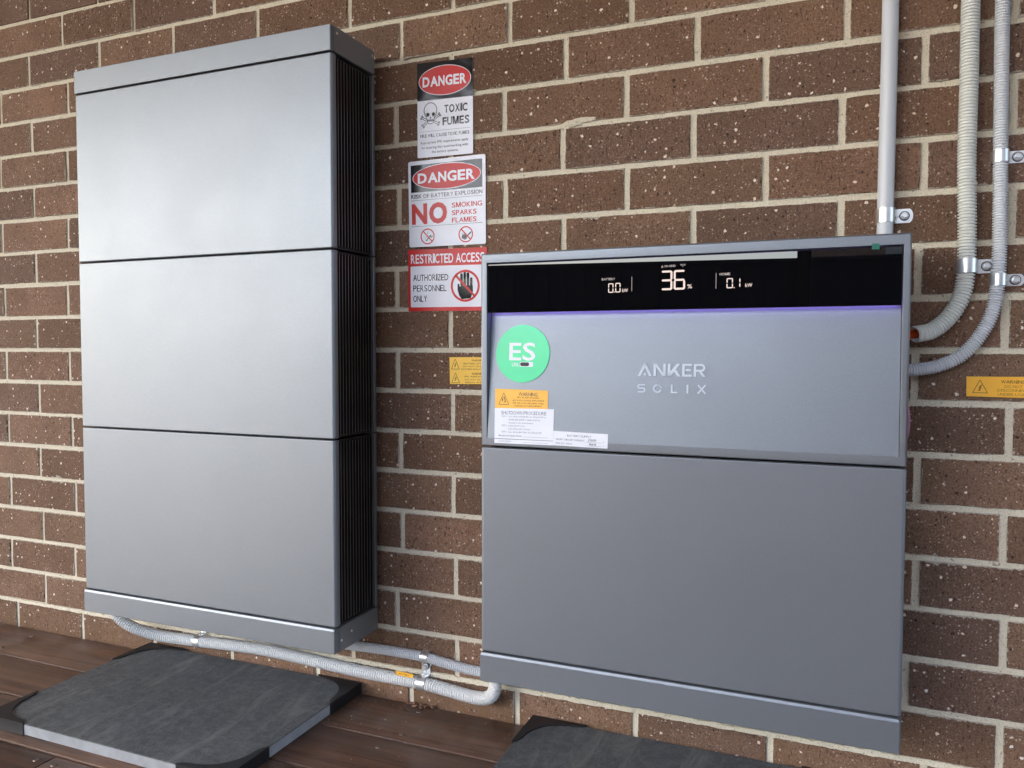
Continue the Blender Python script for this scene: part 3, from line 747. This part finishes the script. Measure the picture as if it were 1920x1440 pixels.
P1 = Print(f).text('TOXIC', 61, 113, 93.5, 15.5, .026).text('FUMES', 57, 117, 117.6, 15.5, .026).rect(7, 134.6, 118, 135.2).text('FIRE WILL CAUSE TOXIC FUMES', 6.5, 116.5, 143.4, 6.4, .018)
P1.text('Appropriate PPE requirements apply', 6.5, 114, 156.6, 5.0, .012).text('for entering the room/working with', 9, 113, 166.6, 5.0, .012).text('the battery systems', 32.5, 90.5, 175.8, 5.0, .012)
# skull and bones
sx, sy = 30, 94
P1.ring(sx, sy, 15.2, 15.6, 1.5, 40, 150, 390).ring(sx-1.5, sy+8.5, 11, 8, .9, 14, 150, 210)
P1.line((sx-13.0, sy+7.6), (sx-8.6, sy+13), 1.4).line((sx+13.2, sy+7.6), (sx+9, sy+13), 1.4).line((sx-8.6, sy+13), (sx-7.8, sy+21), 1.4).line((sx+9, sy+13), (sx+8.2, sy+21), 1.4)
P1.ring(sx+.2, sy+20.5, 8.2, 6.8, 1.4, 20, 0, 180)
P1.ellipse(sx-6, sy+8.2, 4.0, 3.8, 16).ellipse(sx+6.6, sy+8.0, 3.6, 3.8, 16).poly([(sx-.2, sy+11.5), (sx+2, sy+16), (sx-2.2, sy+16)])
for k in range(7): P1.rect(sx-7+k*2.1, sy+17.6, sx-5.6+k*2.1, sy+22.0)
P1.rect(sx-8, sy+19.4, sx+8.2, sy+20.2)
def bone(P, a, b, w=1.3, t=3.4):
    dx, dy = b[0]-a[0], b[1]-a[1]; L = math.hypot(dx, dy); nx, ny = -dy/L*t/2, dx/L*t/2
    P.line((a[0]+nx, a[1]+ny), (b[0]+nx, b[1]+ny), w).line((a[0]-nx, a[1]-ny), (b[0]-nx, b[1]-ny), w)
    P.ring(b[0]+nx*1.4, b[1]+ny*1.4, 2.2, 2.2, w, 12).ring(b[0]-nx*1.4, b[1]-ny*1.4, 2.2, 2.2, w, 12)
bone(P1, (sx-9.5, sy+18.5), (sx-20, sy+12.8)); bone(P1, (sx+9.8, sy+17), (sx+20.5, sy+9.8)); bone(P1, (sx-8, sy+23), (sx-17, sy+30)); bone(P1, (sx+8.6, sy+23), (sx+18.6, sy+27.6))
P1.build('print', M['s_black'], sg, .72)
# 2 battery explosion
W, H = 172.0, 173.5
f = wall_frame((-336.3, 1121.4), (-163.6, 1122.3), (-333.8, 948.6), (-162.7, 947.8), W, H)
sg = empty('danger_sign', (-.249, -.001, .948), 'square danger sign reading NO SMOKING SPARKS FLAMES, middle of the three signs', 'sign', 'warning signs between the cabinets')
slab2d('backing', rrect(W, H, 4), f, M['s_white'], sg, 0, .5)
Print(f).rect(6, 8, 165, 63).build('black_panel', M['s_black'], sg, .62)
Print(f).ellipse(86, 35, 76.5, 25.8).build('oval_rim', M['s_white'], sg, .72)
Print(f).ellipse(86, 35, 75, 24.3).build('red_oval', M['s_red'], sg, .82)
Print(f).text('DANGER', 22, 150.5, 35.2, 20, .034).build('danger_lettering', M['s_white'], sg, .92)
P1 = Print(f).text('RISK OF BATTERY EXPLOSION', 6, 165.5, 71.2, 8.2, .014).rect(6, 79, 165, 79.7).rect(6, 131.5, 165, 132.2)
P2 = Print(f).text('NO', 7, 90.5, 105.8, 39.5, .045).text('SMOKING', 98, 165, 93.8, 9.8, .014).text('SPARKS', 98, 153, 108.8, 9.8, .014).text('FLAMES', 98, 153, 123.6, 9.8, .014)
for u in (42.5, 128.4):
    P2.ring(u, 153, 16, 16, 2.4, 40).line((u-10, 153-10.6), (u+10.4, 153+10.2), 2.4)
P1.line((38.5, 162), (50.5, 150.5), 3).line((38, 147), (41, 153), 1).line((41, 153), (37, 157), 1).line((44, 143), (42, 149), 1).line((49.5, 156), (54.5, 152), 2.0)
P1.poly([(119, 160), (121.5, 150), (124, 154), (126, 148.5), (129.5, 156), (131, 161), (126, 164)]).line((129, 158), (140.5, 148.5), 2.4).line((124, 156), (125, 160), 1)
P1.build('print', M['s_black'], sg, .66); P2.build('red_print', M['s_red'], sg, .72)
# 3 restricted access
W, H = 177.0, 125.5
f = wall_frame((-337.2, 943.6), (-160.2, 941.2), (-336.6, 818.6), (-160.2, 816.9), W, H)
sg = empty('restricted_access_sign', (-.249, -.001, .817), 'red and white sign reading RESTRICTED ACCESS with crossed-out hand, lowest of the three signs', 'sign', 'warning signs between the cabinets')
slab2d('backing', rrect(W, H, 1.5), f, M['s_red'], sg, 0, .5)
Print(f).poly([(5.5+u, 34+v) for u, v in rrect(166, 83.5, 2)]).build('white_panel', M['s_white'], sg, .62)
Print(f).text('RESTRICTED ACCESS', 6.5, 172, 18.6, 19, .018).build('heading', M['s_white'], sg, .66)
Print(f).text('AUTHORIZED', 11.5, 92.5, 57, 13.2, .008).text('PERSONNEL', 11.5, 88, 78.6, 13.2, .008).text('ONLY', 11.5, 43.5, 99.6, 13.2, .008).build('lettering', M['s_black'], sg, .70)
P3 = Print(f); cu, cv = 129.5, 75.5
P3.poly([(cu-17, cv-4), (cu-13.5, cv-4.5), (cu-12, cv+2), (cu-9.5, cv-1), (cu+16.5, cv-1), (cu+17, cv+12), (cu+12, cv+25), (cu-8, cv+26.5), (cu-14, cv+18), (cu-17, cv+8)])
for a, top in ((-8.2, -25), (-1.2, -28.5), (6.0, -26.5), (13.2, -16.5)):
    P3.poly([(cu+a-2.7+u, cv+top+v) for u, v in rrect(5.6, -top-.2, 2.6)])
P3.build('hand', M['s_black'], sg, .70)
P4 = Print(f).ring(cu, cv, 32, 32, 4.6, 48).line((cu-20.5, cv-20.5), (cu+21, cv+21), 4.4); P4.build('prohibition_ring', M['s_red'], sg, .80)
# yellow label, half behind the cabinet
W, H = 100.0, 53.5
f = wall_frame((-242.8, 725.0), (-142.8, 725.4), (-241.7, 671.0), (-141.7, 672.2), W, H)
sg = empty('warning_label', (-.19, -.001, .671), 'small yellow warning label with two bolt triangles, half hidden behind the inverter cabinet', 'label')
slab2d('backing', rrect(W, H, .6), f, M['p_yellow'], sg, 0, 1.2)
P1 = Print(f)
for k in (0, 1):
    tri(P1, 13, 13.8+27.4*k, 18, 20, 1.0); bolt(P1, 13, 16+27.4*k, 9)
P1.text('WARNING', 49, 77, 6.4+26.2*k, 4.2, .006)
P1.text('WARNING', 49, 77, 6.4, 4.2, .006); P1.text('WARNING', 49, 77, 33.0, 4.2, .006)
P1.text('BATTERY SYSTEM D.C.', 31.5, 96, 12.8, 3.3, .006).text('DO NOT DE-ENERGISE', 30, 96, 18.4, 3.0).text('SYSTEM ISOLATE IT AND', 25.5, 98, 24.0, 3.2, .004)
P1.text('PV ARRAY D.C.', 33.5, 92, 38.6, 3.3, .006).text('DO NOT DE-ENERGISE', 33.5, 96, 44.6, 3.0).text('ARRAY AND LOAD', 33.5, 93, 50.0, 3.0)
P1.build('print', M['p_ink2'], sg, 1.26)
# orange label at the right edge
W, H = 120.0, 31.5
f = wall_frame((665.9, 698.6), (785.5, 698.9), (666.5, 667.4), (786.1, 666.0), W, H)
sg = empty('warning_label', (.726, -.001, .667), 'yellow warning label reading DO NOT DISCONNECT UNDER LOAD beneath the two corrugated conduits', 'label')
slab2d('backing', rrect(W, H, .6), f, M['p_orange'], sg, 0, 1.8)
P1 = Print(f); tri(P1, 18.6, 15.5, 20.5, 20, .9); bolt(P1, 18.6, 18, 10); P1.text('WARNING', 47, 80, 7.6, 5.0, .008); P1.build('lettering', M['p_ink2'], sg, 1.86)
P2 = Print(f).text('DO NOT', 51.5, 75.5, 14.8, 4.3).text('DISCONNECT', 41.7, 85, 20.6, 4.2).text('UNDER LOAD', 42.3, 84, 26.8, 4.2); P2.build('small_print', M['p_ink3'], sg, 1.86)

# ------------------------------------------------------------------ conduits
def catmull(P, n=14):
    P = [Vector(p) for p in P]; Q = [P[0]*2-P[1]]+P+[P[-1]*2-P[-2]]; out = []
    for i in range(1, len(Q)-2):
        a, b, c, d = Q[i-1:i+3]
        for k in range(n):
            t = k/n; out.append(.5*((2*b)+(c-a)*t+(2*a-5*b+4*c-d)*t*t+(3*b-a-3*c+d)*t**3))
    out.append(Q[-2]); return out
def resample(P, step):
    out = [P[0]]; acc = 0; i = 0; cur = P[0].copy()
    L = [0]
    for a, b in zip(P, P[1:]): L.append(L[-1]+(b-a).length)
    tot = L[-1]; n = int(tot/step); j = 0; out = []
    for k in range(n+1):
        s = k*step
        while j < len(L)-2 and L[j+1] < s: j += 1
        t = (s-L[j])/max(1e-9, L[j+1]-L[j]); out.append(P[j].lerp(P[j+1], t))
    return out
def tube(name, path, radius, m, pitch=None, depth=.0028, nseg=20, caps=True, kind_smooth=True, wall_t=None):
    if pitch: per = 8; pts = resample(catmull(path), pitch/per)
    else: per = 1; pts = resample(catmull(path), .008) if len(path) > 2 else [Vector(path[0]), Vector(path[-1])]
    bm = bmesh.new(); up = None; rings = []
    prof = [1, 1, 1, 1, .35, 0, 0, .35]
    for i, p in enumerate(pts):
        tdir = (pts[min(i+1, len(pts)-1)]-pts[max(i-1, 0)]).normalized()
        if up is None: up = tdir.orthogonal().normalized()
        up = (up-tdir*up.dot(tdir)).normalized(); sd = tdir.cross(up)
        r = radius if not pitch else radius-depth*(1-prof[i % per])
        rings.append([bm.verts.new(p+(up*math.cos(6.28318*k/nseg)+sd*math.sin(6.28318*k/nseg))*r) for k in range(nseg)])
    for a, b in zip(rings, rings[1:]):
        for k in range(nseg): bm.faces.new((a[k], a[(k+1) % nseg], b[(k+1) % nseg], b[k]))
    if caps: bm.faces.new(rings[0][::-1]); bm.faces.new(rings[-1])
    me = bm_mesh(bm, name)
    shade(me, 50)
    return me, pts
def conduit(label, path, r, m, pitch, name='corrugated_conduit', group=None, caps=True):
    me, pts = tube(name, path, r, m, pitch, caps=caps)
    o = link(name, me, m, label=label, cat='conduit', group=group); return o, pts
YA = -.0165
rig, _ = conduit('straight smooth grey conduit dropping into the top of the inverter cabinet', [(.5515, -.0145, 2.45), (.5475, -.0145, 1.55), (.5455, -.0150, 1.128), (.5447, -.0155, .9300), (.5447, -.0170, .88)], .0124, M['grey_pvc'], None, name='rigid_conduit')
cA, _ = conduit('thicker cream corrugated conduit with an orange cable in its open lower end',
    [(.659, YA, 2.45), (.6575, YA, 1.75), (.6568, YA, 1.275), (.6572, YA, 1.154), (.6568, YA, 1.033), (.6592, YA, .95), (.6600, YA, .877), (.6555, YA, .828), (.6390, YA-.004, .7935), (.6140, YA-.012, .7705), (.5870, YA-.030, .7640)], .0132, M['cream_flex'], .0049, caps=False)
cB, _ = conduit('thinner grey corrugated conduit curving into the right side of the inverter cabinet',
    [(.697, -.0140, 2.45), (.6975, -.0140, 1.75), (.6993, -.0140, 1.268), (.7005, -.0140, 1.15), (.7020, -.0140, 1.035), (.7036, -.0140, .948), (.7030, -.0140, .847), (.6925, -.0145, .786), (.6620, -.0160, .737), (.6260, -.0190, .7155), (.5930, -.0240, .7090), (.5650, -.0300, .7075)], .0103, M['grey_flex'], .0040)
cC, _ = conduit('white corrugated conduit running low along the wall, nearer the deck, past both cabinets',
    [(-1.130, -.070, .175), (-1.122, -.068, .135), (-1.098, -.060, .098), (-1.060, -.045, .072), (-1.012, -.028, .0575), (-.960, -.0185, .054), (-.898, -.0170, .0560), (-.80, -.0170, .0610), (-.696, -.0170, .0640), (-.62, -.0170, .0620), (-.552, -.0170, .0590), (-.48, -.0170, .0560), (-.416, -.0170, .0545), (-.338, -.0170, .0545), (-.298, -.0170, .0540), (-.240, -.0175, .0500), (-.195, -.0200, .0470), (-.162, -.0240, .0490), (-.140, -.0280, .0590), (-.1305, -.0310, .0770), (-.1290, -.0320, .100), (-.1290, -.0320, .17)], .0132, M['white_pvc'], .0055)
cD, _ = conduit('thinner grey corrugated conduit crossing the gap between the cabinets above the white one',
    [(-.62, -.030, .165), (-.575, -.024, .122), (-.530, -.0155, .108), (-.478, -.0130, .1060), (-.418, -.0125, .1080), (-.354, -.0125, .1085), (-.294, -.0125, .1075), (-.254, -.0130, .1035), (-.205, -.0140, .0990), (-.164, -.0150, .0985), (-.110, -.0150, .100), (-.03, -.016, .105), (.02, -.02, .16)], .0102, M['grey_flex'], .0045)
me, _ = tube('cable', [(.566, -.044, .764), (.580, -.034, .7640), (.60, -.023, .767), (.613, -.0130, .7712)], .0085, M['orange'])
link('orange_cable', me, M['orange'], label='bright orange cable showing between the cabinet side and the cream conduit end', cat='cable')
me, _ = tube('cable', [(.555, -.075, .665), (.574, -.080, .658), (.5785, -.082, .640), (.5785, -.082, .618), (.574, -.080, .600), (.555, -.075, .594)], .0030, M['pink'])
link('pink_wire', me, M['pink'], label='loop of pink wire peeping out behind the right edge of the inverter cabinet', cat='wire')
# battery tag on the lower conduit
tg = empty('battery_tag', (-.333, -.031, .068), 'tiny yellow tag reading BATTERY stuck on the white conduit', 'tag')
f = wall_frame((-353.5, 76.8), (-311.5, 75.8), (-355.0, 68.4), (-315.5, 67.2), 42, 8.8, y=-.0300)
slab2d('plate', rrect(42, 8.8, .5), f, M['p_orange'], tg, 0, .8)
Print(f).text('BATTERY', 9, 33, 4.6, 3.0, .01).build('lettering', M['p_ink2'], tg, .9)

# ------------------------------------------------------------------ saddle clips
def clip(loc, r, ang, label, lug=.036, wid=.0175, yc=-.0165, screw=True, lugw=None):
    """half saddle: strap over a conduit of radius r centred yc from the wall; local X = lug direction, local Z = conduit axis"""
    t = empty('saddle_clip', (loc[0], 0, loc[1]), label, 'pipe clip', 'metal saddle clips holding the conduits')
    t.rotation_euler = (0, -rad(ang), 0)
    bm = bmesh.new(); ro = r+.0012; ri = r+.0002
    pr = []   # (x, y) outer path
    pr.append((-ro, -.0005))
    for i in range(15):
        a = rad(180+180*i/14); pr.append((ro*math.cos(a), yc+ro*math.sin(a)))
    pr.append((ro, -.0035)); pr.append((ro+.0012, -.0022)); pr.append((ro+.004, -.0019))
    inn = [(-ri, -.0005)]
    for i in range(15):
        a = rad(180+180*i/14); inn.append((ri*math.cos(a), yc+ri*math.sin(a)))
    inn += [(ri, -.0018), (ri+.0012, -.0006), (ro+.004, -.0005)]
    for z in (-wid/2, wid/2): pass
    V = [[bm.verts.new((x, y, z)) for x, y in path] for path in (pr, inn) for z in (-wid/2, wid/2)]
    o0, o1, i0, i1 = V[0], V[1], V[2], V[3]; n = len(pr)
    for k in range(n-1):
        bm.faces.new((o0[k], o0[k+1], o1[k+1], o1[k])); bm.faces.new((i0[k+1], i0[k], i1[k], i1[k+1]))
        bm.faces.new((o1[k], o1[k+1], i1[k+1], i1[k])); bm.faces.new((i0[k], i0[k+1], o0[k+1], o0[k]))
    bm.faces.new((o0[0], o1[0], i1[0], i0[0]))
    me = bm_mesh(bm, 'strap'); shade(me, 30); o = link('strap', me, M['zinc'], t)
    # lug plate with rounded end
    lw = (lugw or wid)/2
    pts = [(ro+.0035, -lw), (lug-.006, -lw)]
    for i in range(9):
        a = rad(-62+124*i/8); pts.append((lug-.0095+.0095*math.cos(a)/1.0, lw*math.sin(a)/math.sin(rad(62))))
    pts += [(lug-.006, lw), (ro+.0035, lw)]
    bm = prism(pts, .0006, .0019, lambda u, v, d: Vector((u, -d, v)))
    me = bm_mesh(bm, 'lug'); link('lug', me, M['zinc'], t)
    # pressed rib over the bend
    bm = bmesh.new(); add_box(bm, ro*.55, lug-.0135, -.0030, -.0012, -.0016, .0016, bev=.0007); add_box(bm, ro-.001, ro+.0014, yc*.9, -.002, -.0014, .0014, bev=.0006)
    me = bm_mesh(bm, 'rib'); shade(me, 50); link('rib', me, M['zinc'], t)
    if screw:
        sx = lug-.0125
        s = link('washer', disc_mesh(sx, .0076, .0019, .0036, 'washer', 24), M['dark'], t)
        s = link('flange', disc_mesh(sx, .0066, .0036, .0050, 'flange', 24, .0058), M['zinc'], t)
        s = link('hex_head', disc_mesh(sx, .0044, .0050, .0092, 'hex_head', 6, .0041), M['zinc'], t)
    return t
def disc_mesh(x, r, d0, d1, nm, n, r2=None):
    bm = bmesh.new(); r2 = r2 or r
    a = [bm.verts.new((x+r*math.cos(6.28318*k/n+.3), -d0, r*math.sin(6.28318*k/n+.3))) for k in range(n)]
    b = [bm.verts.new((x+r2*math.cos(6.28318*k/n+.3), -d1+.0006, r2*math.sin(6.28318*k/n+.3))) for k in range(n)]
    c = [bm.verts.new((x+r2*.88*math.cos(6.28318*k/n+.3), -d1, r2*.88*math.sin(6.28318*k/n+.3))) for k in range(n)]
    bm.faces.new(a); bm.faces.new(c[::-1])
    for p, q in ((a, b), (b, c)):
        for k in range(n): bm.faces.new((p[k], q[k], q[(k+1) % n], p[(k+1) % n]))
    return bm_mesh(bm, nm)
clip((.5455, .9548), .0124, 0, 'bright metal clip on the smooth grey conduit just above the inverter cabinet', lug=.0405, wid=.0225, yc=-.0155)
clip((.6605, .8700), .0132, 0, 'metal clip on the thicker cream conduit, its screw touching the thinner conduit', lug=.0415, wid=.0215, yc=-.0165)
clip((.7035, .8475), .0103, 0, 'lower metal clip on the thinner grey conduit at the right edge', lug=.0370, wid=.0180, yc=-.0140)
clip((.7022, 1.0345), .0103, 0, 'upper metal clip on the thinner grey conduit near the top right', lug=.0370, wid=.0180, yc=-.0140)
clip((-.2990, .0540), .0132, 90, 'metal clip on the white low conduit beside the yellow tag, with its screw above', lug=.0430, wid=.0195, yc=-.0170)
clip((-.2950, .1078), .0102, -90, 'metal strap on the thinner grey conduit between the two cabinets', lug=.0265, wid=.0165, yc=-.0125, screw=False)
clip((-.8955, .0562), .0132, 88, 'metal clip on the white low conduit under the battery cabinet', lug=.0430, wid=.0165, yc=-.0170)

# ------------------------------------------------------------------ pavers
def paver(x0, x1, y0, y1, label):
    t = empty('paver', ((x0+x1)/2, (y0+y1)/2, 0), label, 'paver', 'dark stone pavers lying on the deck under the cabinets')
    bm = bmesh.new(); z0, z1 = .0012, .0215
    add_box(bm, x0, x1, y0, y1, z0, z1-.0016)
    keep(link('slab', bm_mesh(bm, 'slab'), M['slab_edge']), t)
    bm = bmesh.new(); add_box(bm, x0+.0004, x1-.0004, y0+.0004, y1-.0004, z1-.0018, z1, bev=.0008, seg=1)
    keep(link('slate_face', bm_mesh(bm, 'slate_face'), M['slate']), t)
    # corner guards
    inner = [(.108, 0), (.100, .006), (.085, .0105)]
    for i in range(1, 10):
        a = rad(270-90*i/10); inner.append((.085+.0745*math.cos(a), .085+.0745*math.sin(a)))
    inner += [(.0105, .085), (.006, .100), (0, .108)]
    for cx, cy, sx, sy in ((x0, y0, 1, 1), (x1, y0, -1, 1), (x1, y1, -1, -1), (x0, y1, 1, -1)):
        o = .0026
        poly = [(-o, -o), (.108, -o)]+inner+[(-o, .108)]
        bm = prism(poly, z1+.0002, z1+.0026, lambda u, v, d, cx=cx, cy=cy, sx=sx, sy=sy: Vector((cx+sx*u, cy+sy*v, d)))
        def sidebox(u0, u1, v0, v1):
            xa, xb = sorted((cx+sx*u0, cx+sx*u1)); ya, yb = sorted((cy+sy*v0, cy+sy*v1)); add_box(bm, xa, xb, ya, yb, .0006, z1+.0014)
        sidebox(-o+.0002, -.0002, -o+.0004, .1078); sidebox(-o+.0004, .1078, -o+.0002, -.0002)
        keep(link('corner_guard', bm_mesh(bm, 'corner_guard'), M['rubber']), t)
    return t
paver(-1.0600, -.4600, -.4060, -.0040, 'dark slate paver with black corner guards lying on the deck below the battery cabinet')
p2 = paver(-.0590, .5410, -.4030, -.0040, 'dark slate paver on the deck below the inverter cabinet, cut by the bottom edge')

# ------------------------------------------------------------------ surroundings behind the camera (mirrored in the display, and lighting the wall)
box('veranda_ceiling', (-9, 7, -3.95, .3, 2.50, 2.62), M['soffit'], kind='structure')
vp = box('veranda_post', (.262, .338, -3.92, -3.84, -.42, 2.495), M['post'], label='dark square steel veranda post opposite the cabinets, mirrored in the display', cat='post')
fz = 1.446
fen = empty('steel_fence', (-2, -5.3, -.42), 'dark ribbed steel boundary fence mirrored in the display', 'fence')
bm = bmesh.new()
x = -3.84; k = 0
while x < 12:
    add_box(bm, x, x+.11, -5.32, -5.30, -.42, fz-.03); add_box(bm, x+.11, x+.16, -5.324, -5.304, -.42, fz-.03); x += .16
add_box(bm, -3.84, .2, -5.35, -5.29, fz-.03, fz); add_box(bm, .2, 12, -5.35, -5.29, fz-.03, fz)
for v in bm.verts:
    if v.co.z > 0: v.co.z -= .0175*(min(v.co.x, .2)-.2)
keep(link('ribbed_sheet', bm_mesh(bm, 'ribbed_sheet'), M['fence'], kind='stuff'), fen)
nh = empty('neighbour_house', (6, -8, -.42), 'brown brick neighbouring house behind the fence, mirrored in the display', 'house')
box('house_wall', (.12, 14, -12, -8.0, -.42, 3.0), M['brick_plain'], nh)
box('window', (.95, 1.75, -8.03, -7.995, .9, 2.1), M['render'], nh)
bm = bmesh.new()
vs = [bm.verts.new(v) for v in ((-.4, -7.5, 2.95), (14.5, -7.5, 2.95), (14.5, -12.5, 2.95), (-.4, -12.5, 2.95), (1.9, -10, 4.4), (14.5, -10, 4.4))]
for q in ((0, 1, 5, 4), (2, 3, 4, 5), (3, 0, 4), (1, 2, 5), (3, 2, 1, 0)): bm.faces.new([vs[i] for i in q])
keep(link('roof', bm_mesh(bm, 'roof'), M['roof']), nh)
